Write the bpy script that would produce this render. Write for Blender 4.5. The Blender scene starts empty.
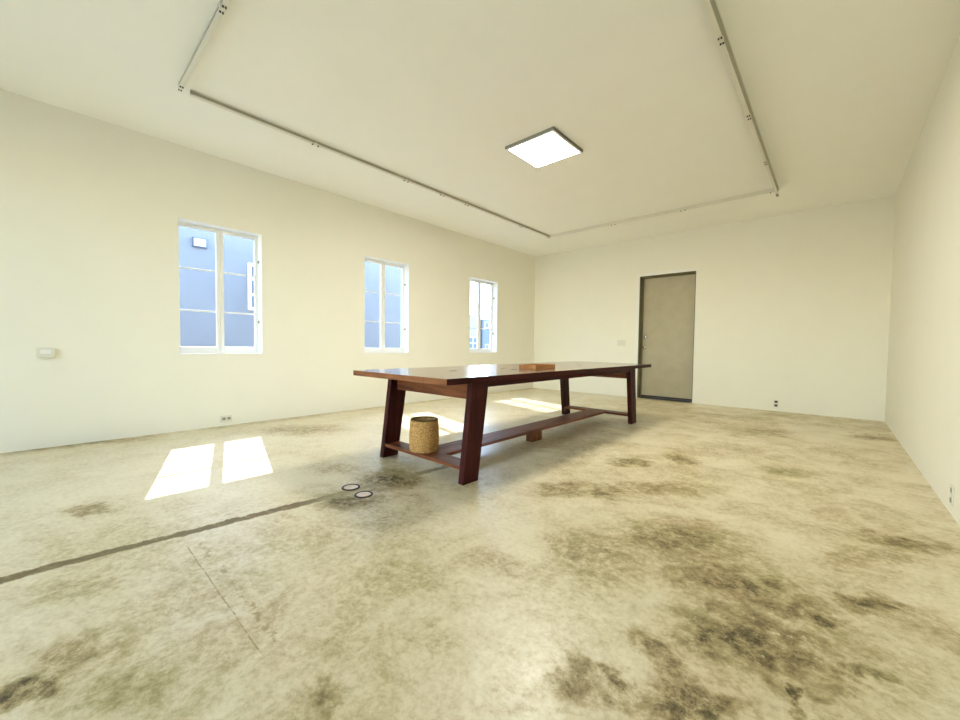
import bpy, bmesh, math, random
from mathutils import Vector, Matrix, Euler

random.seed(4)
SC = bpy.context.scene
COL = SC.collection

# ------------------------------------------------------------------ room numbers (metres)
XL, XR, YB, YF, ZC = -5.441, 0.5675, 7.981, -2.9, 3.182
WT = 0.20                                  # outer wall thickness
WZ0, WZ1 = 0.864, 2.384                    # window opening bottom / top
WINS = [(1.002, 1.862), (3.325, 4.187), (5.703, 6.565)]
DX0, DX1, DZ = -2.925, -1.913, 2.4275      # door opening


# ------------------------------------------------------------------ mesh collector
class MB:
    def __init__(self):
        self.v, self.f, self.mi, self.sm = [], [], [], []

    def quad(self, pts, mi=0, smooth=False):
        b = len(self.v)
        self.v += [tuple(p) for p in pts]
        self.f.append(tuple(range(b, b + len(pts))))
        self.mi.append(mi)
        self.sm.append(smooth)
        return self

    def hexa(self, P, mi=0, bev=0.0, seg=2):
        """eight corners: bottom ring 0-3 then top ring 4-7"""
        bm = bmesh.new()
        vs = [bm.verts.new(p) for p in P]
        for f in ((0, 3, 2, 1), (4, 5, 6, 7), (0, 1, 5, 4), (1, 2, 6, 5), (2, 3, 7, 6), (3, 0, 4, 7)):
            bm.faces.new([vs[i] for i in f])
        bmesh.ops.recalc_face_normals(bm, faces=bm.faces)
        if bev:
            bmesh.ops.bevel(bm, geom=list(bm.edges), offset=bev, segments=seg, affect='EDGES', profile=0.6)
        self.bm(bm, mi)
        return self

    def box(self, x0, x1, y0, y1, z0, z1, mi=0, bev=0.0, seg=2):
        return self.hexa([(x0, y0, z0), (x1, y0, z0), (x1, y1, z0), (x0, y1, z0),
                          (x0, y0, z1), (x1, y0, z1), (x1, y1, z1), (x0, y1, z1)], mi, bev, seg)

    def bm(self, bm, mi=0, smooth=None):
        b = len(self.v)
        bm.verts.index_update()
        self.v += [tuple(v.co) for v in bm.verts]
        for f in bm.faces:
            self.f.append(tuple(b + v.index for v in f.verts))
            self.mi.append(mi)
            self.sm.append(f.smooth if smooth is None else smooth)
        bm.free()
        return self

    def lathe(self, prof, c, axis='Z', n=32, mi=0, smooth=True):
        """prof: list of (radius, height) along the axis"""
        ax = {'X': lambda r, a, h: (h, r * math.cos(a), r * math.sin(a)),
              'Y': lambda r, a, h: (r * math.cos(a), -h, r * math.sin(a)),
              'Z': lambda r, a, h: (r * math.cos(a), r * math.sin(a), h)}[axis]
        b = len(self.v)
        for r, h in prof:
            for i in range(n):
                p = ax(r, 2 * math.pi * i / n, h)
                self.v.append((c[0] + p[0], c[1] + p[1], c[2] + p[2]))
        for j in range(len(prof) - 1):
            for i in range(n):
                k = (i + 1) % n
                self.f.append((b + j * n + i, b + j * n + k, b + (j + 1) * n + k, b + (j + 1) * n + i))
                self.mi.append(mi)
                self.sm.append(smooth)
        return self

    def disc(self, r, c, axis='Z', n=32, mi=0):
        self.lathe([(1e-5, 0), (r, 0)], c, axis, n, mi, False)
        return self

    def build(self, name, mats, parent=None, fix=False):
        me = bpy.data.meshes.new(name)
        off = Vector(parent_world(parent)) if parent else Vector((0, 0, 0))
        me.from_pydata([tuple(Vector(p) - off) for p in self.v], [], self.f)
        for m in (mats if isinstance(mats, (list, tuple)) else [mats]):
            me.materials.append(m)
        for p, mi, s in zip(me.polygons, self.mi, self.sm):
            p.material_index = mi
            p.use_smooth = s
        if fix:
            bm = bmesh.new()
            bm.from_mesh(me)
            bmesh.ops.remove_doubles(bm, verts=bm.verts, dist=1e-5)
            bmesh.ops.recalc_face_normals(bm, faces=bm.faces)
            bm.to_mesh(me)
            bm.free()
        me.update()
        o = bpy.data.objects.new(name, me)
        COL.objects.link(o)
        if parent:
            o.parent = parent
        return o


def parent_world(o):
    v = Vector((0, 0, 0))
    while o:
        v += o.location
        o = o.parent
    return v


def thing(name, label, cat, loc, group=None):
    o = bpy.data.objects.new(name, None)
    o.empty_display_size = 0.1
    o.location = loc
    COL.objects.link(o)
    tag(o, label, cat, group)
    return o


def tag(o, label, cat, group=None):
    o['label'] = label
    o['category'] = cat
    if group:
        o['group'] = group
    return o


def structure(o):
    o['kind'] = 'structure'
    return o


# ------------------------------------------------------------------ materials
def new_mat(name):
    m = bpy.data.materials.new(name)
    m.use_nodes = True
    nt = m.node_tree
    b = nt.nodes['Principled BSDF']
    return m, nt, b


def N(nt, t, **k):
    n = nt.nodes.new(t)
    for a, v in k.items():
        setattr(n, a, v)
    return n


def L(nt, a, b):
    nt.links.new(a, b)


def srgb(r, g, b):
    f = lambda c: (c / 255 / 12.92) if c / 255 <= 0.04045 else ((c / 255 + 0.055) / 1.055) ** 2.4
    return (f(r), f(g), f(b), 1)


def plain(name, col, rough=0.5, metal=0.0, noise=0.0, scale=40, bump=0.0):
    m, nt, b = new_mat(name)
    b.inputs['Roughness'].default_value = rough
    b.inputs['Metallic'].default_value = metal
    tc = N(nt, 'ShaderNodeTexCoord')
    no = N(nt, 'ShaderNodeTexNoise')
    no.inputs['Scale'].default_value = scale
    no.inputs['Detail'].default_value = 4
    L(nt, tc.outputs['Object'], no.inputs['Vector'])
    cr = N(nt, 'ShaderNodeValToRGB')
    c = list(col)
    cr.color_ramp.elements[0].position = 0.3
    cr.color_ramp.elements[1].position = 0.7
    cr.color_ramp.elements[0].color = (c[0] * (1 - noise), c[1] * (1 - noise), c[2] * (1 - noise), 1)
    cr.color_ramp.elements[1].color = (c[0], c[1], c[2], 1)
    L(nt, no.outputs['Fac'], cr.inputs['Fac'])
    L(nt, cr.outputs['Color'], b.inputs['Base Color'])
    if bump:
        bp = N(nt, 'ShaderNodeBump')
        bp.inputs['Strength'].default_value = bump
        bp.inputs['Distance'].default_value = 0.002
        L(nt, no.outputs['Fac'], bp.inputs['Height'])
        L(nt, bp.outputs['Normal'], b.inputs['Normal'])
    return m


def wood(name, axis, dark, mid, light, rough=0.3, bump=0.06, coat=0.0, spec=0.5):
    m, nt, b = new_mat(name)
    tc = N(nt, 'ShaderNodeTexCoord')
    mp = N(nt, 'ShaderNodeMapping')
    s = {'X': (0.9, 12, 12), 'Y': (12, 0.9, 12), 'Z': (12, 12, 0.9)}[axis]
    mp.inputs['Scale'].default_value = s
    L(nt, tc.outputs['Object'], mp.inputs['Vector'])
    n1 = N(nt, 'ShaderNodeTexNoise')
    n1.inputs['Scale'].default_value = 1.6
    n1.inputs['Detail'].default_value = 7
    n1.inputs['Roughness'].default_value = 0.62
    n1.inputs['Distortion'].default_value = 0.7
    L(nt, mp.outputs['Vector'], n1.inputs['Vector'])
    n2 = N(nt, 'ShaderNodeTexNoise')
    n2.inputs['Scale'].default_value = 9
    n2.inputs['Detail'].default_value = 3
    L(nt, mp.outputs['Vector'], n2.inputs['Vector'])
    ad = N(nt, 'ShaderNodeMath', operation='MULTIPLY_ADD')
    L(nt, n2.outputs['Fac'], ad.inputs[0])
    ad.inputs[1].default_value = 0.35
    L(nt, n1.outputs['Fac'], ad.inputs[2])
    cr = N(nt, 'ShaderNodeValToRGB')
    e = cr.color_ramp.elements
    e[0].position, e[0].color = 0.42, dark
    e[1].position, e[1].color = 0.95, light
    k = e.new(0.65)
    k.color = mid
    L(nt, ad.outputs[0], cr.inputs['Fac'])
    L(nt, cr.outputs['Color'], b.inputs['Base Color'])
    b.inputs['Roughness'].default_value = rough
    bp = N(nt, 'ShaderNodeBump')
    b.inputs['Coat Weight'].default_value = coat
    b.inputs['Specular IOR Level'].default_value = spec
    b.inputs['Coat Roughness'].default_value = 0.13
    bp.inputs['Strength'].default_value = bump
    bp.inputs['Distance'].default_value = 0.002
    L(nt, ad.outputs[0], bp.inputs['Height'])
    L(nt, bp.outputs['Normal'], b.inputs['Normal'])
    return m


WALLC = (0.855, 0.835, 0.735)
M = {}
M['wall'] = plain('painted_wall', WALLC, 0.75, noise=0.015, scale=3, bump=0.05)
M['ceiling'] = plain('painted_ceiling', (0.94, 0.935, 0.88), 0.85, noise=0.015, scale=2.5, bump=0.05)
M['white'] = plain('white_paint', (0.86, 0.86, 0.83), 0.35, noise=0.02)
M['track'] = plain('track_white', (0.76, 0.74, 0.64), 0.4, noise=0.04)
M['trackshade'] = plain('track_web_shade', (0.34, 0.33, 0.25), 0.5, noise=0.05)  # channel sides darkened, their shade put into the colour
M['hardware'] = plain('dark_hardware', (0.045, 0.04, 0.035), 0.4, metal=0.6, noise=0.2)
M['alu'] = plain('grey_metal_trim', (0.32, 0.31, 0.27), 0.4, metal=0.3, noise=0.05)
M['edge'] = plain('panel_edge_shade', (0.13, 0.12, 0.08), 0.5, noise=0.1)
M['chrome'] = plain('satin_chrome', (0.75, 0.73, 0.68), 0.22, metal=1.0, noise=0.03)
M['door'] = plain('door_paint', (0.46, 0.41, 0.285), 0.5, noise=0.10, scale=6, bump=0.03)
M['jamb'] = plain('jamb_shade', (0.17, 0.15, 0.08), 0.5, noise=0.10, scale=6)  # door colour made darker, shade inside the reveal painted in
M['sweep'] = plain('door_sweep', (0.035, 0.02, 0.012), 0.6, noise=0.2)
M['plastic'] = plain('outlet_plastic', (0.74, 0.72, 0.62), 0.4, noise=0.02)
M['slot'] = plain('outlet_dark', (0.05, 0.045, 0.03), 0.5, noise=0.1)
M['ring'] = plain('drain_ring', (0.035, 0.022, 0.018), 0.5, metal=0.3, noise=0.3)
M['cover'] = plain('drain_cover', (0.82, 0.66, 0.54), 0.35, noise=0.2, scale=60)
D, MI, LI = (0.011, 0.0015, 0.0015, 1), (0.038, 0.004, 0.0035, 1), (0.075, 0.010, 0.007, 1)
M['wood_x'] = wood('mahogany_across', 'X', (0.065, 0.017, 0.006, 1), (0.17, 0.052, 0.019, 1), (0.29, 0.10, 0.038, 1), 0.45, spec=0.2)
M['wood_y'] = wood('mahogany_along', 'Y', (0.09, 0.028, 0.016, 1), (0.21, 0.072, 0.042, 1), (0.33, 0.125, 0.075, 1), 0.5, spec=0.2)
M['wood_z'] = wood('mahogany_upright', 'Z', D, MI, LI, 0.5, spec=0.15)
M['top'] = wood('mahogany_top', 'Y', (0.035, 0.006, 0.004, 1), (0.095, 0.018, 0.009, 1), (0.17, 0.045, 0.02, 1), 0.25, 0.02, 0.7)
M['plank_end_lit'] = wood('plank_ends_lit', 'X', (0.10, 0.03, 0.010, 1), (0.22, 0.075, 0.026, 1), (0.34, 0.14, 0.05, 1), 0.45, spec=0.25)
M['plank_edge_shade'] = wood('plank_edge_shade', 'Y', D, MI, LI, 0.5, spec=0.12)
M['knot'] = plain('wood_knot', (0.035, 0.014, 0.008), 0.4, noise=0.3)
M['block'] = wood('block_wood', 'Z', (0.03, 0.008, 0.003, 1), (0.12, 0.035, 0.012, 1), (0.28, 0.10, 0.03, 1), 0.4)
M['tray'] = wood('tray_wood', 'Y', (0.20, 0.075, 0.02, 1), (0.42, 0.18, 0.05, 1), (0.60, 0.30, 0.10, 1), 0.35)
M['ground'] = plain('outside_concrete', (0.40, 0.39, 0.36), 0.9, noise=0.25, scale=1.2)
M['render_blue'] = plain('blue_render', (0.235, 0.235, 0.235), 0.9, noise=0.10, scale=1.6, bump=0.05)
M['render_pale'] = plain('pale_render', (0.27, 0.27, 0.28), 0.9, noise=0.06, scale=0.8)
M['render_mid'] = plain('mid_blue_render', (0.15, 0.17, 0.20), 0.9, noise=0.06, scale=0.8)
M['trimwhite'] = plain('outside_white_trim', (0.85, 0.86, 0.88), 0.6, noise=0.03)
M['darkpane'] = plain('outside_window_pane', (0.10, 0.12, 0.14), 0.6, noise=0.1)
M['grille'] = plain('vent_grille', (0.10, 0.12, 0.16), 0.5, noise=0.1)
M['exterior'] = plain('outer_stucco', (0.70, 0.69, 0.65), 0.9, noise=0.08, scale=2)


def glass_mat(name='window_glass', tint=(0.95, 0.975, 0.985)):
    m = bpy.data.materials.new(name)
    m.use_nodes = True
    nt = m.node_tree
    nt.nodes.clear()
    out = N(nt, 'ShaderNodeOutputMaterial')
    mx = N(nt, 'ShaderNodeMixShader')
    tr = N(nt, 'ShaderNodeBsdfTransparent')
    tr.inputs['Color'].default_value = (*tint, 1)
    gl = N(nt, 'ShaderNodeBsdfGlossy')
    gl.inputs['Roughness'].default_value = 0.02
    fr = N(nt, 'ShaderNodeFresnel')
    fr.inputs['IOR'].default_value = 1.3
    L(nt, fr.outputs[0], mx.inputs[0])
    L(nt, tr.outputs[0], mx.inputs[1])
    L(nt, gl.outputs[0], mx.inputs[2])
    L(nt, mx.outputs[0], out.inputs[0])
    return m


M['glass'] = glass_mat()
M['added_rear_glass'] = glass_mat('added_rear_glass', (0.95, 0.90, 0.81))  # glass of the added rear windows, tinted to warm their daylight


def emit_mat(name, col, s):
    m, nt, b = new_mat(name)
    b.inputs['Base Color'].default_value = (0.9, 0.9, 0.88, 1)
    b.inputs['Emission Color'].default_value = (*col, 1)
    b.inputs['Emission Strength'].default_value = s
    return m


M['led'] = emit_mat('led_diffuser', (1.0, 0.95, 0.855), 20.5)

# stains worn into the slab: (across, away, half width, half depth, strength) in the slab's own turned axes
STAINS = [(0.572, 2.712, 0.177, 0.135, 0.5), (0.838, 2.665, 0.097, 0.074, 0.6), (1.005, 2.014, 0.318, 0.239, 0.45), (1.076, 1.702, 0.247, 0.139, 0.5), (0.977, 1.316, 0.279, 0.151, 0.55), (1.549, 1.522, 0.13, 0.068, 0.6), (2.23, 2.035, 0.163, 0.099, 0.5), (1.882, 1.878, 0.19, 0.075, 0.35), (1.131, 1.652, 0.153, 0.102, 0.6), (1.201, 1.503, 0.179, 0.066, 0.5), (1.303, 1.41, 0.045, 0.043, 0.7), (0.854, 1.3, 0.189, 0.068, 0.65), (1.177, 1.183, 0.095, 0.03, 0.5), (0.602, 1.066, 0.156, 0.056, 0.6), (0.915, 1.096, 0.018, 0.052, 0.8), (0.583, 1.244, 0.046, 0.105, 0.6), (0.543, 1.856, 0.219, 0.241, 0.4), (0.295, 1.134, 0.072, 0.07, 0.5), (0.424, 1.102, 0.052, 0.066, 0.65), (0.035, 1.783, 0.121, 0.101, 0.3), (-0.422, 1.1, 0.04, 0.046, 0.35), (-1.294, 1.077, 0.095, 0.054, 0.75), (-1.295, 1.214, 0.141, 0.072, 0.45), (-1.023, 1.091, 0.113, 0.065, 0.25), (-2.315, 2.29, 0.138, 0.069, 0.5), (1.32, 3.409, 0.161, 0.106, 0.6), (1.836, 3.523, 0.102, 0.162, 0.6), (1.193, 2.773, 0.436, 0.121, 0.4), (2.519, 3.156, 0.185, 0.104, 0.3), (4.528, 4.481, 0.195, 0.13, 0.5), (3.519, 4.739, 0.331, 0.292, 0.25), (-2.084, 4.526, 0.453, 0.266, 0.35), (-1.184, 3.087, 0.196, 0.124, 0.25), (-0.813, 2.49, 0.191, 0.13, 0.55), (-0.657, 2.873, 0.206, 0.195, 0.6), (-4.304, 3.723, 0.363, 0.18, 0.5), (-3.85, 3.947, 0.387, 0.121, 0.4), (1.014, 1.12, 0.09, 0.041, 0.35), (-1.676, 1.54, 0.197, 0.063, 0.2), (-0.124, 1.298, 0.102, 0.045, 0.12), (1.681, 1.328, 0.107, 0.193, 0.2)]
YAW = -0.7345


def floor_mat():
    m, nt, b = new_mat('worn_concrete')
    tc = N(nt, 'ShaderNodeTexCoord')
    P = tc.outputs['Object']

    def math_(op, a, c, clamp=False):
        n = N(nt, 'ShaderNodeMath', operation=op, use_clamp=clamp)
        for i, q in enumerate((a, c)):
            if isinstance(q, (int, float)):
                n.inputs[i].default_value = q
            elif q is not None:
                L(nt, q, n.inputs[i])
        return n.outputs[0]

    def noise(vec, sc, det=6, ro=0.6, dist=0.0):
        n = N(nt, 'ShaderNodeTexNoise')
        n.inputs['Scale'].default_value = sc
        n.inputs['Detail'].default_value = det
        n.inputs['Roughness'].default_value = ro
        n.inputs['Distortion'].default_value = dist
        L(nt, vec, n.inputs['Vector'])
        return n

    def rng(v, a, c, lo=0.0, hi=1.0):
        n = N(nt, 'ShaderNodeMapRange', interpolation_type='SMOOTHSTEP')
        L(nt, v, n.inputs[0])
        n.inputs[1].default_value, n.inputs[2].default_value = a, c
        n.inputs[3].default_value, n.inputs[4].default_value = lo, hi
        return n.outputs[0]

    # warped coordinates so the stains get ragged edges
    nz = noise(P, 5.5, 6, 0.65)
    sub = N(nt, 'ShaderNodeVectorMath', operation='SUBTRACT')
    L(nt, nz.outputs['Color'], sub.inputs[0])
    sub.inputs[1].default_value = (0.5, 0.5, 0.5)
    sca = N(nt, 'ShaderNodeVectorMath', operation='SCALE')
    L(nt, sub.outputs[0], sca.inputs[0])
    sca.inputs['Scale'].default_value = 0.34
    wp = N(nt, 'ShaderNodeVectorMath', operation='ADD')
    L(nt, P, wp.inputs[0])
    L(nt, sca.outputs[0], wp.inputs[1])
    rot = N(nt, 'ShaderNodeMapping')
    rot.inputs['Rotation'].default_value = (0, 0, YAW)
    L(nt, wp.outputs[0], rot.inputs['Vector'])
    flat = N(nt, 'ShaderNodeVectorMath', operation='MULTIPLY')
    L(nt, rot.outputs[0], flat.inputs[0])
    flat.inputs[1].default_value = (1, 1, 0)
    acc = None
    for u, v, ru, rv, s in STAINS:
        mp = N(nt, 'ShaderNodeVectorMath', operation='MULTIPLY_ADD')
        L(nt, flat.outputs[0], mp.inputs[0])
        mp.inputs[1].default_value = (1 / ru, 1 / rv, 0)
        mp.inputs[2].default_value = (-u / ru, -v / rv, 0)
        ln = N(nt, 'ShaderNodeVectorMath', operation='LENGTH')
        L(nt, mp.outputs[0], ln.inputs[0])
        k = rng(ln.outputs['Value'], 0.3, 1.75, s, 0.0)
        acc = k if acc is None else math_('MAXIMUM', acc, k)
    stain_tex = noise(P, 14, 9, 0.80, 0.3)
    stain = math_('MULTIPLY', acc, rng(stain_tex.outputs['Fac'], 0.36, 0.62, 0.35, 1.2))
    # cloudy base tone
    n1 = noise(P, 0.9, 8, 0.62, 0.5)
    n2 = noise(P, 3.3, 8, 0.68, 0.8)
    n3 = noise(P, 38, 6, 0.7)
    t = math_('ADD', math_('MULTIPLY', n1.outputs['Fac'], 0.55), math_('MULTIPLY', n2.outputs['Fac'], 0.45))
    cloud = rng(t, 0.36, 0.64, 0.0, 0.40)
    grit = noise(P, 13, 9, 0.8, 0.45)
    cloud = math_('MULTIPLY', cloud, rng(grit.outputs['Fac'], 0.36, 0.60, 0.55, 1.15))
    # the floor near the right front is more worn than near the windows
    sep = N(nt, 'ShaderNodeSeparateXYZ')
    L(nt, P, sep.inputs[0])
    X, Y = sep.outputs[0], sep.outputs[1]
    wear = rng(X, -3.8, -1.5, 0.55, 1.0)
    cloud = math_('MULTIPLY', cloud, wear)
    dark = math_('ADD', stain, cloud)
    fine = rng(n3.outputs['Fac'], 0.35, 0.7, -0.07, 0.12)
    dark = math_('ADD', dark, fine)
    # trench line in the slab running to the drains
    ragged = math_('MULTIPLY', math_('SUBTRACT', stain_tex.outputs['Fac'], 0.5), 0.07)
    ctr = math_('ADD', math_('MULTIPLY_ADD', Y, 0.085), 0)
    ctr = math_('MULTIPLY', Y, 0.085)
    ragged = math_('ADD', ragged, math_('MULTIPLY', math_('SUBTRACT', n2.outputs['Fac'], 0.5), 0.10))
    dx = math_('ABSOLUTE', math_('ADD', math_('SUBTRACT', X, math_('ADD', ctr, -2.54)), ragged), None)
    band = rng(dx, 0.024, 0.046, 0.80, 0.0)
    band = math_('MULTIPLY', band, rng(Y, 1.0, 1.3, 1.0, 0.7))
    band = math_('MULTIPLY', band, rng(Y, 2.4, 2.9, 1.0, 0.0))
    band = math_('MULTIPLY', band, rng(stain_tex.outputs['Fac'], 0.3, 0.55, 0.75, 1.05))
    dark = math_('MAXIMUM', dark, band)
    # narrow cut strip patched into the slab, with two ragged edges
    yy = math_('ADD', Y, math_('MULTIPLY', ragged, 0.15))
    e1 = rng(math_('ABSOLUTE', math_('SUBTRACT', yy, 0.447), None), 0.001, 0.005, 0.62, 0.0)
    e2 = rng(math_('ABSOLUTE', math_('SUBTRACT', math_('ADD', yy, math_('MULTIPLY', ragged, 0.5)), 0.507), None), 0.004, 0.030, 0.55, 0.0)
    e2 = math_('MULTIPLY', e2, rng(stain_tex.outputs['Fac'], 0.45, 0.55))
    e1 = math_('MULTIPLY', e1, rng(stain_tex.outputs['Fac'], 0.40, 0.52, 0.35, 1.0))
    cut = math_('MAXIMUM', e1, e2)
    cut = math_('MULTIPLY', cut, rng(X, -2.36, -2.30))
    cut = math_('MULTIPLY', cut, rng(X, -1.36, -1.28, 1.0, 0.0))
    cut = math_('MULTIPLY', cut, rng(n3.outputs['Fac'], 0.35, 0.5, 0.4, 1.0))
    dark = math_('MAXIMUM', dark, cut)
    # black pits and pale chips in the most worn patches
    vo = N(nt, 'ShaderNodeTexVoronoi')
    vo.inputs['Scale'].default_value = 55
    L(nt, wp.outputs[0], vo.inputs['Vector'])
    pit = math_('MULTIPLY', rng(vo.outputs['Distance'], 0.10, 0.22, 1.0, 0.0), rng(math_('MULTIPLY', acc, n2.outputs['Fac']), 0.27, 0.38))
    dark = math_('ADD', dark, math_('MULTIPLY', pit, 0.6))
    chips = math_('MULTIPLY', rng(noise(P, 30, 5, 0.8).outputs['Fac'], 0.60, 0.66), rng(acc, 0.25, 0.55))
    dark = math_('SUBTRACT', dark, math_('MULTIPLY', chips, 0.45))
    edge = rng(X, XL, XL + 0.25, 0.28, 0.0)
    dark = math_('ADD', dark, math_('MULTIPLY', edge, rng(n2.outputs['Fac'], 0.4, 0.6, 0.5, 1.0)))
    cr = N(nt, 'ShaderNodeValToRGB')
    e = cr.color_ramp.elements
    e[0].position, e[0].color = 0.0, (0.74, 0.665, 0.475, 1)
    e[1].position, e[1].color = 1.0, (0.07, 0.055, 0.022, 1)
    for pos, c in ((0.22, (0.62, 0.54, 0.35)), (0.48, (0.40, 0.335, 0.18)), (0.75, (0.215, 0.17, 0.075))):
        k = e.new(pos)
        k.color = (*c, 1)
    L(nt, dark, cr.inputs['Fac'])
    # a little rust and green in the stains
    hue = noise(P, 1.7, 4, 0.5)
    mix = N(nt, 'ShaderNodeMix', data_type='RGBA', blend_type='MULTIPLY')
    L(nt, rng(dark, 0.1, 0.5, 0.0, 0.7), mix.inputs[0])
    L(nt, cr.outputs[0], mix.inputs[6])
    hr = N(nt, 'ShaderNodeValToRGB')
    hr.color_ramp.elements[0].position, hr.color_ramp.elements[0].color = 0.38, (1.0, 0.86, 0.78, 1)
    hr.color_ramp.elements[1].position, hr.color_ramp.elements[1].color = 0.62, (0.97, 0.97, 0.80, 1)
    L(nt, hue.outputs['Fac'], hr.inputs['Fac'])
    L(nt, hr.outputs[0], mix.inputs[7])
    L(nt, mix.outputs[2], b.inputs['Base Color'])
    rg = math_('ADD', math_('MULTIPLY', n2.outputs['Fac'], 0.25), math_('MULTIPLY', dark, 0.35))
    rg = math_('ADD', rg, 0.20, True)
    L(nt, rg, b.inputs['Roughness'])
    b.inputs['Specular IOR Level'].default_value = 0.5
    bp = N(nt, 'ShaderNodeBump')
    bp.inputs['Strength'].default_value = 0.18
    bp.inputs['Distance'].default_value = 0.004
    hgt = math_('SUBTRACT', math_('MULTIPLY', n2.outputs['Fac'], 0.8), math_('MULTIPLY', dark, 0.35))
    L(nt, hgt, bp.inputs['Height'])
    L(nt, bp.outputs[0], b.inputs['Normal'])
    return m


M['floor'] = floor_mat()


def straw_mat():
    m, nt, b = new_mat('woven_straw')
    tc = N(nt, 'ShaderNodeTexCoord')
    n = N(nt, 'ShaderNodeTexNoise')
    n.inputs['Scale'].default_value = 90
    n.inputs['Detail'].default_value = 5
    L(nt, tc.outputs['Object'], n.inputs['Vector'])
    cr = N(nt, 'ShaderNodeValToRGB')
    e = cr.color_ramp.elements
    e[0].position, e[0].color = 0.30, (0.26, 0.115, 0.028, 1)
    e[1].position, e[1].color = 0.72, (0.76, 0.45, 0.15, 1)
    L(nt, n.outputs['Fac'], cr.inputs['Fac'])
    L(nt, cr.outputs[0], b.inputs['Base Color'])
    b.inputs['Roughness'].default_value = 0.8
    return m


M['straw'] = straw_mat()
M['rim'] = plain('dark_straw_rim', (0.16, 0.085, 0.03), 0.8, noise=0.4, scale=120)

# ------------------------------------------------------------------ room shell


def wall_grid(mb, axis, d_in, d_out, u0, u1, z0, z1, holes, mi_in=0, mi_out=1):
    """a wall with openings; inner face at d_in, outer at d_out along the axis"""
    us = sorted({u0, u1, *[h[0] for h in holes], *[h[1] for h in holes]})
    zs = sorted({z0, z1, *[h[2] for h in holes], *[h[3] for h in holes]})
    pt = (lambda d, u, z: (d, u, z)) if axis == 'X' else (lambda d, u, z: (u, d, z))
    inside = lambda u, z: any(h[0] < u < h[1] and h[2] < z < h[3] for h in holes)
    for a, c in zip(us, us[1:]):
        for e, f in zip(zs, zs[1:]):
            if inside((a + c) / 2, (e + f) / 2):
                continue
            for d, mi in ((d_in, mi_in), (d_out, mi_out)):
                mb.quad([pt(d, a, e), pt(d, c, e), pt(d, c, f), pt(d, a, f)], mi)
    for a, c, e, f in list(holes) + [(u0, u1, z0, z1)]:
        for q in (((a, e), (c, e)), ((a, f), (c, f)), ((a, e), (a, f)), ((c, e), (c, f))):
            (ua, za), (ub, zb) = q
            mb.quad([pt(d_in, ua, za), pt(d_in, ub, zb), pt(d_out, ub, zb), pt(d_out, ua, za)], mi_in)


mb = MB()
mb.box(XL - WT, XR + WT, YF - WT, YB + 0.35, -0.15, 0.0)
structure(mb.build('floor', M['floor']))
mb = MB()
mb.box(XL - WT, XR + WT, YF - WT, YB + 0.35, ZC, ZC + 0.2)
structure(mb.build('ceiling', M['ceiling']))

mb = MB()
wall_grid(mb, 'X', XL, XL - WT, YF - WT, YB + 0.35, 0.0, ZC, [(a, c, WZ0, WZ1) for a, c in WINS])
structure(mb.build('wall_left', [M['wall'], M['exterior']], fix=True))
mb = MB()
wall_grid(mb, 'Y', YB, YB + 0.35, XL, XR, 0.0, ZC, [(DX0, DX1, 0.0, DZ)])
structure(mb.build('wall_back', [M['wall'], M['exterior']], fix=True))
mb = MB()
wall_grid(mb, 'X', XR, XR + WT, YF - WT, YB + 0.35, 0.0, ZC, [])
structure(mb.build('wall_right', [M['wall'], M['exterior']], fix=True))
ADDED_REAR = [(-4.95, -2.65, 0.12, 2.85), (-2.25, 0.05, 0.12, 2.85)]
mb = MB()
wall_grid(mb, 'Y', YF, YF - WT, XL, XR, 0.0, ZC, ADDED_REAR)
structure(mb.build('wall_rear', [M['wall'], M['exterior']], fix=True))

# ------------------------------------------------------------------ windows in the left wall
XG = XL - 0.15


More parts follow.
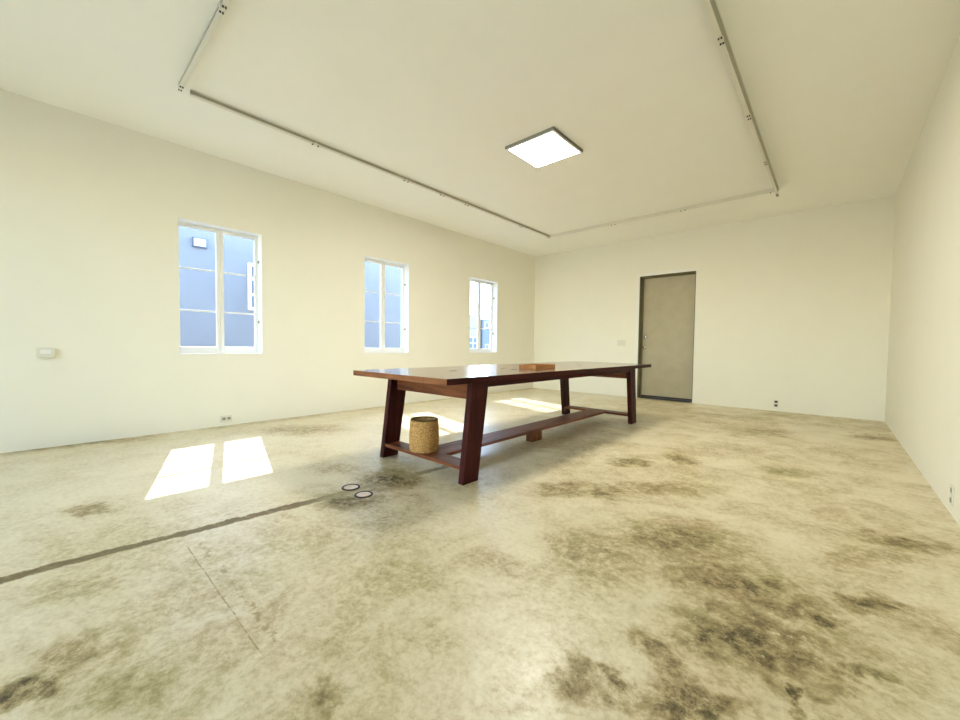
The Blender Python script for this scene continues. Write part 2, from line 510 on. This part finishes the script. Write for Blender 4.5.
def make_window(idx, y0, y1):
    ym = (y0 + y1) / 2
    f = MB()
    fx0, fx1 = XG - 0.035, XG + 0.03
    t = 0.016
    f.box(fx0, fx1, y0, y0 + t, WZ0, WZ1, bev=0.002)
    f.box(fx0, fx1, y1 - t, y1, WZ0, WZ1, bev=0.002)
    f.box(fx0, fx1, y0 + t, y1 - t, WZ1 - t, WZ1, bev=0.002)
    f.box(fx0, fx1, y0 + t, y1 - t, WZ0, WZ0 + t, bev=0.002)
    # painted lining of the reveal and the sill board
    f.box(fx1, XL + 0.002, y0, y0 + 0.006, WZ0, WZ1)
    f.box(fx1, XL + 0.002, y1 - 0.006, y1, WZ0, WZ1)
    f.box(fx1, XL + 0.002, y0 + 0.006, y1 - 0.006, WZ1 - 0.006, WZ1)
    f.box(fx1, XL + 0.006, y0 + 0.006, y1 - 0.006, WZ0, WZ0 + 0.008)
    w = structure(f.build('window_%d' % idx, M['white']))
    pz0, pz1 = 0.955, 2.330
    for s, (a, c, pa, pc) in enumerate(((y0 + t, ym - 0.001, y0 + 0.031, ym - 0.039), (ym + 0.001, y1 - t, ym + 0.039, y1 - 0.046))):
        m = MB()
        x0, x1 = XG - 0.02, XG + 0.022
        z0, z1 = WZ0 + t, WZ1 - t
        m.box(x0, x1, a, pa, z0, z1, bev=0.004)
        m.box(x0, x1, pc, c, z0, z1, bev=0.004)
        m.box(x0, x1, pa, pc, z0, pz0, bev=0.004)
        m.box(x0, x1, pa, pc, pz1, z1, bev=0.004)
        for zm in (1.376, 1.862):
            m.box(XG - 0.010, XG + 0.010, pa, pc, zm - 0.009, zm + 0.009, bev=0.002)
        sash = m.build('sash', M['white'], w)
        g = MB()
        g.quad([(XG, pa - 0.003, pz0 - 0.003), (XG, pc + 0.003, pz0 - 0.003), (XG, pc + 0.003, pz1 + 0.003), (XG, pa - 0.003, pz1 + 0.003)])
        g.build('glass', M['glass'], sash)
    for zh in (1.277, 2.047):
        h = MB()
        h.lathe([(1e-5, -0.018), (0.005, -0.018), (0.005, 0.018), (1e-5, 0.018)], (XG + 0.045, y1 - 0.014, zh), 'Z', 12)
        h.box(XG + 0.03, XG + 0.075, y1 - 0.009, y1 - 0.006, zh - 0.014, zh + 0.014)
        h.build('hinge', M['alu'], w)
    return w


for i, (a, c) in enumerate(WINS):
    make_window(i + 1, a, c)

# invented rear windows, unseen behind the camera, added to bring in daylight
for i, (a, c, z0, z1) in enumerate(ADDED_REAR):
    f = MB()
    y0, y1 = YF - 0.12, YF - 0.06
    for q in ((a, a + 0.06, z0, z1), (c - 0.06, c, z0, z1), (a + 0.06, c - 0.06, z0, z0 + 0.06), (a + 0.06, c - 0.06, z1 - 0.06, z1),
              ((a + c) / 2 - 0.03, (a + c) / 2 + 0.03, z0 + 0.06, z1 - 0.06)):
        f.box(q[0], q[1], y0, y1, q[2], q[3], bev=0.003)
    w = structure(f.build('window_%d' % (i + 4), M['white']))
    g = MB()
    ym = (y0 + y1) / 2
    g.quad([(a + 0.05, ym, z0 + 0.05), (c - 0.05, ym, z0 + 0.05), (c - 0.05, ym, z1 - 0.05), (a + 0.05, ym, z1 - 0.05)])
    g.build('glass', M['added_rear_glass'], w)

# ------------------------------------------------------------------ door in the back wall
f = MB()
YD = YB + 0.15
fw = 0.055
f.box(DX0 - fw, DX0, YB - 0.014, YB, 0.0, DZ + fw, bev=0.003)
f.box(DX1, DX1 + 0.012, YB - 0.010, YB, 0.0, DZ + fw, bev=0.003)
f.box(DX0, DX1, YB - 0.014, YB, DZ, DZ + fw, bev=0.003)
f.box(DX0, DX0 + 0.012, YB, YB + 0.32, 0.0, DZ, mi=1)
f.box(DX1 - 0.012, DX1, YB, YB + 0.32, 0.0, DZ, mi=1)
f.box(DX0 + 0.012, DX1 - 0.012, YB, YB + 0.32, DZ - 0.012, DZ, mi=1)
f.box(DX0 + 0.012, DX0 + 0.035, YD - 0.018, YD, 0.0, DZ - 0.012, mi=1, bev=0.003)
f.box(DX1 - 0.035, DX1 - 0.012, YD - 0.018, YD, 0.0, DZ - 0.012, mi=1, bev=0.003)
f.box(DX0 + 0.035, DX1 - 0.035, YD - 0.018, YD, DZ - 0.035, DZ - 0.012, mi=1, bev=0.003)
door = structure(f.build('door_1', [M['white'], M['jamb']]))
m = MB()
m.box(DX0 + 0.014, DX1 - 0.014, YD + 0.002, YD + 0.047, 0.035, DZ - 0.014, bev=0.003)
leaf = m.build('door_leaf', M['door'], door)
m = MB()
m.box(DX0 + 0.012, DX1 - 0.012, YB + 0.06, YD + 0.16, 0.0, 0.02, bev=0.004)
m.build('threshold', M['sweep'], door)
m = MB()
m.box(DX0 + 0.03, DX1 - 0.03, YD - 0.016, YD + 0.002, 0.022, 0.055, bev=0.003)
m.build('door_sweep', M['sweep'], leaf)
kx = DX0 + 0.085
m = MB()
m.lathe([(0.036, 0), (0.036, 0.006), (0.032, 0.010), (0.028, 0.011), (0.027, 0.020), (0.020, 0.024), (1e-5, 0.025)], (kx, YD + 0.002, 1.23), 'Y', 28)
m.build('deadbolt', M['chrome'], leaf)
m = MB()
m.lathe([(0.036, 0), (0.036, 0.006), (0.030, 0.011), (0.014, 0.014), (0.013, 0.032), (0.022, 0.036), (0.030, 0.046), (0.031, 0.056), (0.025, 0.066), (1e-5, 0.069)], (kx, YD + 0.002, 1.02), 'Y', 28)
m.build('knob', M['chrome'], leaf)

# ------------------------------------------------------------------ the table
TX0, TX1, TY0, TY1, TZ, TT = -3.035, -1.872, 1.75, 5.62, 0.782, 0.043
TCX, TCY = (TX0 + TX1) / 2, (TY0 + TY1) / 2
table = thing('trestle_table', 'long reddish-brown wooden trestle table standing on the concrete floor', 'table', (TCX, TCY, 0))
m = MB()
npl = 5
pw = (TX1 - TX0) / npl
for i in range(npl):
    m.box(TX0 + i * pw + 0.0003, TX0 + (i + 1) * pw - 0.0003, TY0, TY1, TZ - TT, TZ, bev=0.0022)
for kx_, ky_, rx_, ry_ in ((-2.459, 2.379, 0.024, 0.04), (-2.437, 3.034, 0.02, 0.035), (-2.264, 2.993, 0.028, 0.045), (-2.30, 4.35, 0.02, 0.04)):
    n = 20
    b0 = [(kx_ + rx_ * math.cos(2 * math.pi * i / n), ky_ + ry_ * math.sin(2 * math.pi * i / n) * (1 + 0.15 * math.sin(3 * i)), TZ + 0.0006) for i in range(n)]
    m.quad(b0, 1)
top = m.build('tabletop', [M['top'], M['knot'], M['plank_end_lit'], M['plank_edge_shade']], table)
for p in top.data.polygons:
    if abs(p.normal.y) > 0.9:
        p.material_index = 2                 # plank ends, paler: light on the end faces put into the colour
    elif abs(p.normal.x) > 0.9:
        p.material_index = 3                 # long edges, darkened: their shade put into the colour
LW, LT = 0.160, 0.052                      # leg width along the table, thickness across
LEGX = ((-2.985, -2.933), (-1.992, -1.940))
NB, NT_, FB, FT = 2.063, 2.163, 5.222, 5.125   # centres of leg feet and heads, near and far frames
ZT = TZ - TT
for yb, yt in ((NB, NT_), (FB, FT)):
    for x0, x1 in LEGX:
        h, k = LW / 2, LW / 2 + 0.010
        m = MB()
        m.hexa([(x0, yb - h, 0), (x1, yb - h, 0), (x1, yb + h, 0), (x0, yb + h, 0),
                (x0, yt - k, ZT), (x1, yt - k, ZT), (x1, yt + k, ZT), (x0, yt + k, ZT)], bev=0.003)
        m.build('leg', M['wood_z'], table)
    # board under the top from leg to leg
    m = MB()
    q = lambda z: yb + (yt - yb) * z / ZT
    m.box(LEGX[0][1], LEGX[1][0], q(0.66) - 0.022, q(0.66) + 0.022, 0.598, ZT, bev=0.003)
    m.build('upper_crossbar', M['wood_x'], table)
    m = MB()
    yc = q(0.11)
    m.box(LEGX[0][1], LEGX[1][0], yc - 0.075, yc + 0.075, 0.097, 0.125, bev=0.003)
    m.build('lower_crossbar', M['wood_x'], table)
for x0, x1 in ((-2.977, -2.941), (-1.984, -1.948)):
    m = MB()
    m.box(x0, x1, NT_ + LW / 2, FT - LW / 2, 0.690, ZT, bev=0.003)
    m.build('side_rail', M['plank_edge_shade'], table)
qn = NB + (NT_ - NB) * 0.11 / ZT + 0.075
qf = FB + (FT - FB) * 0.11 / ZT - 0.075
m = MB()
m.box(-2.565, -2.315, qn, qf, 0.097, 0.125, bev=0.003)
m.build('long_stretcher', M['wood_y'], table)
m = MB()
m.box(-2.395, -2.318, 3.395, 3.585, 0.0, 0.097, bev=0.004)
tag_ = m.build('support_block', M['block'], table)
tag_['label'] = 'scuffed lighter brown block under the stretcher'

# ------------------------------------------------------------------ wooden tray on the table
tray = thing('wooden_tray', 'small orange-brown wooden tray lying on the tabletop', 'tray', (-2.235, 3.35, TZ))
tx0, tx1, ty0, ty1, th = -2.34, -2.135, 3.175, 3.53, 0.040
m = MB()
z0 = TZ + 0.0008
m.box(tx0 + 0.012, tx1 - 0.012, ty0 + 0.012, ty1 - 0.012, z0, z0 + 0.010)
m.build('tray_base', M['tray'], tray)
for q in ((tx0, tx0 + 0.012, ty0 + 0.012, ty1 - 0.012), (tx1 - 0.012, tx1, ty0 + 0.012, ty1 - 0.012)):
    m = MB()
    m.box(*q, z0, z0 + th, bev=0.002)
    m.build('tray_side', M['tray'], tray)
for ya, yb_ in ((ty0, ty0 + 0.012), (ty1 - 0.012, ty1)):
    m = MB()
    xm = (tx0 + tx1) / 2
    m.box(tx0, xm - 0.035, ya, yb_, z0, z0 + th, bev=0.002)
    m.box(xm + 0.035, tx1, ya, yb_, z0, z0 + th, bev=0.002)
    m.box(xm - 0.035, xm + 0.035, ya, yb_, z0, z0 + 0.018, bev=0.002)
    m.box(xm - 0.035, xm + 0.035, ya, yb_, z0 + 0.031, z0 + th, bev=0.002)
    m.build('tray_end', M['tray'], tray)

# ------------------------------------------------------------------ woven basket
BX, BY, BZ = -2.535, 2.118, 0.1252
basket = thing('woven_basket', 'round woven straw basket with a dark rim on the near crossbar under the table', 'basket', (BX, BY, BZ))
m = MB()
nu, nv, H = 72, 32, 0.254
b0 = len(m.v)


def brad(t):
    return 0.114 + 0.009 * math.sin(math.pi * min(1, t * 0.8 + 0.12)) - 0.002 * t


rings = []
for j in range(nv + 1):
    t = j / nv
    for i in range(nu):
        a = 2 * math.pi * i / nu
        wv = 0.0026 * math.cos(math.pi * i) * math.cos(math.pi * (j // 1)) if 0 < j < nv else 0
        wv += 0.0010 * math.sin(i * 5.1 + j * 3.7)
        r = brad(t) + wv
        m.v.append((BX + r * math.cos(a), BY + r * math.sin(a), BZ + t * H))
for j in range(nv):
    for i in range(nu):
        k = (i + 1) % nu
        m.f.append((b0 + j * nu + i, b0 + j * nu + k, b0 + (j + 1) * nu + k, b0 + (j + 1) * nu + i))
        m.mi.append(0)
        m.sm.append(True)
m.lathe([(brad(1) - 0.001, H), (brad(1) - 0.012, H), (brad(0.5) - 0.012, H * 0.5), (brad(0) - 0.012, 0.012), (1e-5, 0.012)], (BX, BY, BZ), n=48)
m.lathe([(1e-5, 0.0), (brad(0), 0.0)], (BX, BY, BZ), n=48)
m.build('basket_body', M['straw'], basket)
m = MB()
prof = [(brad(1) - 0.006 + 0.008 * math.cos(a), H + 0.003 + 0.006 * math.sin(a)) for a in [2 * math.pi * k / 10 for k in range(11)]]
m.lathe(prof, (BX, BY, BZ), n=48)
rm = m.build('rim', M['rim'], basket)
rm['label'] = 'dark brown braided rim'

# ------------------------------------------------------------------ two round cleanout caps in the floor
for (cx, cy, r, lab) in ((-2.478, 1.412, 0.062, 'round floor drain cap with dark ring, the one farther from the table leg'),
                         (-2.297, 1.402, 0.060, 'round floor drain cap with dark ring, the one closer to the table leg')):
    d = thing('floor_drain', lab, 'drain', (cx, cy, 0), 'round drain caps set in the floor')
    m = MB()
    m.lathe([(r, 0.0002), (r, 0.004), (r - 0.002, 0.006), (r - 0.011, 0.006), (r - 0.013, 0.004), (r - 0.013, 0.0002)], (cx, cy, 0), n=40)
    m.build('ring', M['ring'], d)
    m = MB()
    m.lathe([(r - 0.0135, 0.0002), (r - 0.0135, 0.003), (r - 0.018, 0.0045), (0.012, 0.0045), (0.010, 0.002), (1e-5, 0.002)], (cx, cy, 0), n=40)
    m.build('cover', M['cover'], d)

# ------------------------------------------------------------------ ceiling LED panel
LH, LB = 0.035, 0.026


def led_panel(cx, cy, label):
    x0, x1, y0, y1, b = cx - 0.3025, cx + 0.3025, cy - 0.3025, cy + 0.3025, LB
    led = thing('ceiling_light', label, 'ceiling light', (cx, cy, ZC))
    m = MB()
    for q in ((x0, x0 + b, y0, y1), (x1 - b, x1, y0, y1), (x0 + b, x1 - b, y0, y0 + b), (x0 + b, x1 - b, y1 - b, y1)):
        m.box(*q, ZC - LH, ZC, bev=0.0015)
    for q in ((x0 - 0.003, x0, y0 - 0.003, y1 + 0.003), (x1, x1 + 0.003, y0 - 0.003, y1 + 0.003), (x0, x1, y0 - 0.003, y0), (x0, x1, y1, y1 + 0.003)):
        m.box(*q, ZC - LH + 0.004, ZC, mi=1 if q[0] == x1 else 2)  # right side darker than the rest, its shade painted in
    m.build('frame', [M['white'], M['edge'], M['alu']], led)
    m = MB()
    m.box(x0 + b, x1 - b, y0 + b, y1 - b, ZC - LH + 0.003, ZC - 0.002)
    m.build('diffuser', M['led'], led)


led_panel(-2.4325, 3.7025, 'square white LED panel with thin grey frame on the ceiling above the table')

# ------------------------------------------------------------------ surface tracks on the ceiling
TW = 0.032


def track(x0, y0, x1, y1, clips, label, name='ceiling_track', TW=0.032, TH=0.048, slot='trackshade'):
    """a white channel under the ceiling; clips are distances from the first end"""
    along_x = abs(x1 - x0) > abs(y1 - y0)
    ln = abs(x1 - x0) if along_x else abs(y1 - y0)
    sx, sy = min(x0, x1), min(y0, y1)
    o = thing(name, label, 'track', ((x0 + x1) / 2, (y0 + y1) / 2, ZC), 'white tracks screwed to the ceiling')

    def bar(mb, a, c, w0, w1, z0, z1, mi=0, bev=0.0):
        if along_x:
            mb.box(sx + a, sx + c, y0 + w0, y0 + w1, z0, z1, mi, bev)
        else:
            mb.box(x0 + w0, x0 + w1, sy + a, sy + c, z0, z1, mi, bev)
    m = MB()
    h = TW / 2
    bar(m, 0, ln, -h, h, ZC - 0.010, ZC, 0, 0.0015)                  # flange at the ceiling
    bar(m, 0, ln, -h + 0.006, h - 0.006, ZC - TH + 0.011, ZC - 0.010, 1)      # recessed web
    bar(m, 0, ln, -h, h, ZC - TH, ZC - TH + 0.011, 0, 0.002)              # lower flange
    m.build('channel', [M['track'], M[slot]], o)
    for cpos in clips:
        m = MB()
        bar(m, cpos - 0.014, cpos + 0.014, -h - 0.003, h + 0.003, ZC - TH - 0.003, ZC - TH + 0.016, 0, 0.002)
        c = m.build('clip', M['track'], o)
        for da in (-0.03, 0.03):
            for w in (-0.008, 0.008):
                px, py = (sx + cpos + da, y0 + w) if along_x else (x0 + w, sy + cpos + da)
                s = MB()
                s.lathe([(1e-5, -0.010), (0.005, -0.010), (0.006, -0.004), (0.0045, 0.0), (0.0045, 0.002)], (px, py, ZC - TH), 'Z', 10)
                s.build('screw', M['hardware'], c)
    return o


CX0, CX1, CY0, CY1 = -4.195, -0.630, 0.795, 6.62
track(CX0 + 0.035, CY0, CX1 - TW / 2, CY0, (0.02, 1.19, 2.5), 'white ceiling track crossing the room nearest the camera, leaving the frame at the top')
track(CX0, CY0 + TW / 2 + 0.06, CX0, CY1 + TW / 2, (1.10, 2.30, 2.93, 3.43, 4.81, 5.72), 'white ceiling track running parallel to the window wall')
track(CX1, CY0 + 0.06, CX1, CY1 - TW / 2, (2.21, 3.37, 4.52, 5.72), 'white ceiling track running parallel to the blank right wall', TW=0.024, TH=0.115)  # extra depth and dark side stand in for its shadow on the ceiling
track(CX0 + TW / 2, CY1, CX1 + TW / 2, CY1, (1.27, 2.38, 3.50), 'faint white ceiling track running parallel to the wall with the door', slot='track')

# ------------------------------------------------------------------ outlets and switches


def plate(name, label, cat, wall, u, z, w, h, t=0.007, group=None):
    """a cover plate on a wall; returns the thing and a function to place pieces on its face"""
    if wall == 'left':
        loc = (XL, u, z)
        put = lambda mb, a, c, e, f, d0, d1, mi=0, bev=0: mb.box(XL + d0, XL + d1, u + a, u + c, z + e, z + f, mi, bev)
    elif wall == 'right':
        loc = (XR, u, z)
        put = lambda mb, a, c, e, f, d0, d1, mi=0, bev=0: mb.box(XR - d1, XR - d0, u + a, u + c, z + e, z + f, mi, bev)
    else:
        loc = (u, YB, z)
        put = lambda mb, a, c, e, f, d0, d1, mi=0, bev=0: mb.box(u + a, u + c, YB - d1, YB - d0, z + e, z + f, mi, bev)
    o = thing(name, label, cat, loc, group)
    m = MB()
    put(m, -w / 2, w / 2, -h / 2, h / 2, 0.0, t, 0, 0.002)
    m.build('cover_plate', M['plastic'], o)
    return o, put


o, put = plate('wall_outlet', 'horizontal power outlet low on the window wall below the first window', 'outlet', 'left', 1.447, 0.088, 0.118, 0.074, 0.012)
for s in (-1, 1):
    m = MB()
    put(m, s * 0.026 - 0.017, s * 0.026 + 0.017, -0.014, 0.014, 0.012, 0.0145, 0, 0.001)
    r = m.build('socket', M['alu'], o)
    m = MB()
    put(m, s * 0.026 - 0.008, s * 0.026 + 0.006, -0.007, -0.004, 0.0145, 0.0149)
    put(m, s * 0.026 - 0.008, s * 0.026 + 0.006, 0.004, 0.007, 0.0145, 0.0149)
    m.build('slot', M['slot'], r)
o, put = plate('wall_outlet', 'upright power outlet with two dark sockets low on the wall right of the door', 'outlet', 'back', -0.675, 0.124, 0.074, 0.118)
for s in (-1, 1):
    m = MB()
    put(m, -0.020, 0.020, s * 0.030 - 0.017, s * 0.030 + 0.017, 0.007, 0.012, 0, 0.002)
    r = m.build('socket', M['slot'], o)
    r['label'] = 'dark socket insert'
o, put = plate('wall_outlet', 'pale power outlet low on the blank right wall', 'outlet', 'right', 3.70, 0.125, 0.074, 0.118)
for s in (-1, 1):
    m = MB()
    put(m, -0.017, 0.017, s * 0.030 - 0.014, s * 0.030 + 0.014, 0.007, 0.010, 0, 0.002)
    m.build('socket', M['alu'], o)
o, put = plate('light_switch', 'wide white switch plate on the wall left of the door', 'light switch', 'back', -3.27, 1.105, 0.165, 0.118)
for s in (-1, 0, 1):
    m = MB()
    put(m, s * 0.046 - 0.016, s * 0.046 + 0.016, -0.033, 0.033, 0.007, 0.011, 0, 0.0015)
    m.build('rocker', M['plastic'], o)
o, put = plate('wall_switch_box', 'small white switch box on the window wall left of the first window', 'light switch', 'left', -0.005, 0.892, 0.115, 0.090, 0.026)
m = MB()
put(m, -0.035, 0.035, -0.012, 0.026, 0.026, 0.0275, 0, 0.0005)
m.build('front_panel', M['white'], o)

# ------------------------------------------------------------------ outside
mb = MB()
mb.box(-60, 40, -40, 60, -0.5, -0.2)
structure(mb.build('ground', M['ground']))


def outside_window(parent, X, y0, y1, z0, z1, rows, cols, pane='darkpane'):
    f = MB()
    t = 0.06
    f.box(X - 0.02, X + 0.05, y0, y0 + t, z0, z1)
    f.box(X - 0.02, X + 0.05, y1 - t, y1, z0, z1)
    f.box(X - 0.02, X + 0.05, y0 + t, y1 - t, z0, z0 + t)
    f.box(X - 0.02, X + 0.05, y0 + t, y1 - t, z1 - t, z1)
    for k in range(1, rows):
        z = z0 + (z1 - z0) * k / rows
        f.box(X - 0.02, X + 0.04, y0 + t, y1 - t, z - 0.025, z + 0.025)
    for k in range(1, cols):
        y = y0 + (y1 - y0) * k / cols
        f.box(X - 0.02, X + 0.04, y - 0.025, y + 0.025, z0 + t, z1 - t)
    w = f.build('window', M['trimwhite'], parent)
    g = MB()
    g.box(X + 0.002, X + 0.012, y0 + t, y1 - t, z0 + t, z1 - t)
    g.build('pane', M[pane], w)


def building(label, x0, x1, y0, y1, h, mat, parapet=True):
    o = thing('building', label, 'building', ((x0 + x1) / 2, (y0 + y1) / 2, -0.2))
    m = MB()
    m.box(x0, x1, y0, y1, -0.2, h)
    m.build('wall', M[mat], o)
    m = MB()
    m.box(x0 - 0.05, x1 + 0.05, y0 - 0.05, y1 + 0.05, h, h + 0.12, bev=0.01)
    m.build('coping', M['trimwhite'], o)
    return o


NBX = -9.0
nb = building('pale blue neighbouring building filling the view of the first two windows', -13.5, NBX, -7.0, 8.1, 3.62, 'render_blue')
outside_window(nb, NBX, 2.80, 3.35, 1.69, 2.65, 3, 1)
m = MB()
m.box(NBX, NBX + 0.06, 1.865, 2.09, 2.80, 2.975, bev=0.004)
vent = m.build('vent', M['grille'], nb)
m = MB()
m.box(NBX + 0.06, NBX + 0.075, 1.885, 2.07, 2.822, 2.953, bev=0.003)
m.build('vent_face', M['trimwhite'], vent)

fa = building('pale far building on the left through the third window', -33.0, -25.0, 20.0, 27.6, 3.85, 'render_pale')
outside_window(fa, -25.0, 26.1, 27.2, 0.75, 1.85, 2, 2)
fb = building('blue-grey far building on the right through the third window', -33.0, -25.0, 28.0, 42.0, 3.55, 'render_mid')
outside_window(fb, -25.0, 28.3, 29.4, 2.75, 3.35, 1, 2)
outside_window(fb, -25.0, 28.4, 29.7, 0.6, 1.2, 1, 3)

# ------------------------------------------------------------------ light
w = bpy.data.worlds.new('sky')
SC.world = w
w.use_nodes = True
nt = w.node_tree
bg = nt.nodes['Background']
sky = N(nt, 'ShaderNodeTexSky')
sky.sky_type = 'NISHITA'
sky.sun_disc = False
sdir = Vector((-1.0, 0.272, 0.97)).normalized()
sky.sun_elevation = math.asin(sdir.z)
sky.sun_rotation = math.atan2(sdir.x, sdir.y)
sky.air_density = 1.0
sky.dust_density = 0.4
L(nt, sky.outputs[0], bg.inputs[0])
bg.inputs[1].default_value = 0.52

sl = bpy.data.lights.new('sun', 'SUN')
sl.energy = 2.2
sl.angle = 0.005
sl.color = (1.0, 0.97, 0.92)
so = bpy.data.objects.new('sun', sl)
so.rotation_euler = (-sdir).to_track_quat('-Z', 'Y').to_euler()
so.location = (-12, 4, 12)
COL.objects.link(so)

# ------------------------------------------------------------------ camera
cam = bpy.data.cameras.new('camera')
co = bpy.data.objects.new('camera', cam)
COL.objects.link(co)
yaw, pitch, roll, fpx = -0.7345, -0.0351, 0.0125, 391.66
fwd = Vector((math.sin(yaw) * math.cos(pitch), math.cos(yaw) * math.cos(pitch), math.sin(pitch)))
r0 = Vector((math.cos(yaw), -math.sin(yaw), 0))
u0 = r0.cross(fwd)
r = r0 * math.cos(roll) + u0 * math.sin(roll)
u = r.cross(fwd)
co.matrix_world = Matrix(((r.x, u.x, -fwd.x, 0), (r.y, u.y, -fwd.y, 0), (r.z, u.z, -fwd.z, 1.0), (0, 0, 0, 1)))
cam.sensor_fit = 'HORIZONTAL'
cam.sensor_width = 36
cam.lens = fpx / 960 * 36
cam.clip_start = 0.02
cam.clip_end = 300
SC.camera = co

vs = SC.view_settings
vs.view_transform = 'Standard'
vs.look = 'None'
vs.gamma = 1
vs.use_curve_mapping = False
vs.exposure = 2.0
SC.cycles.use_denoising = True
SC.cycles.max_bounces = 14
SC.cycles.diffuse_bounces = 8
SC.cycles.transparent_max_bounces = 12
SC.cycles.sample_clamp_indirect = 12
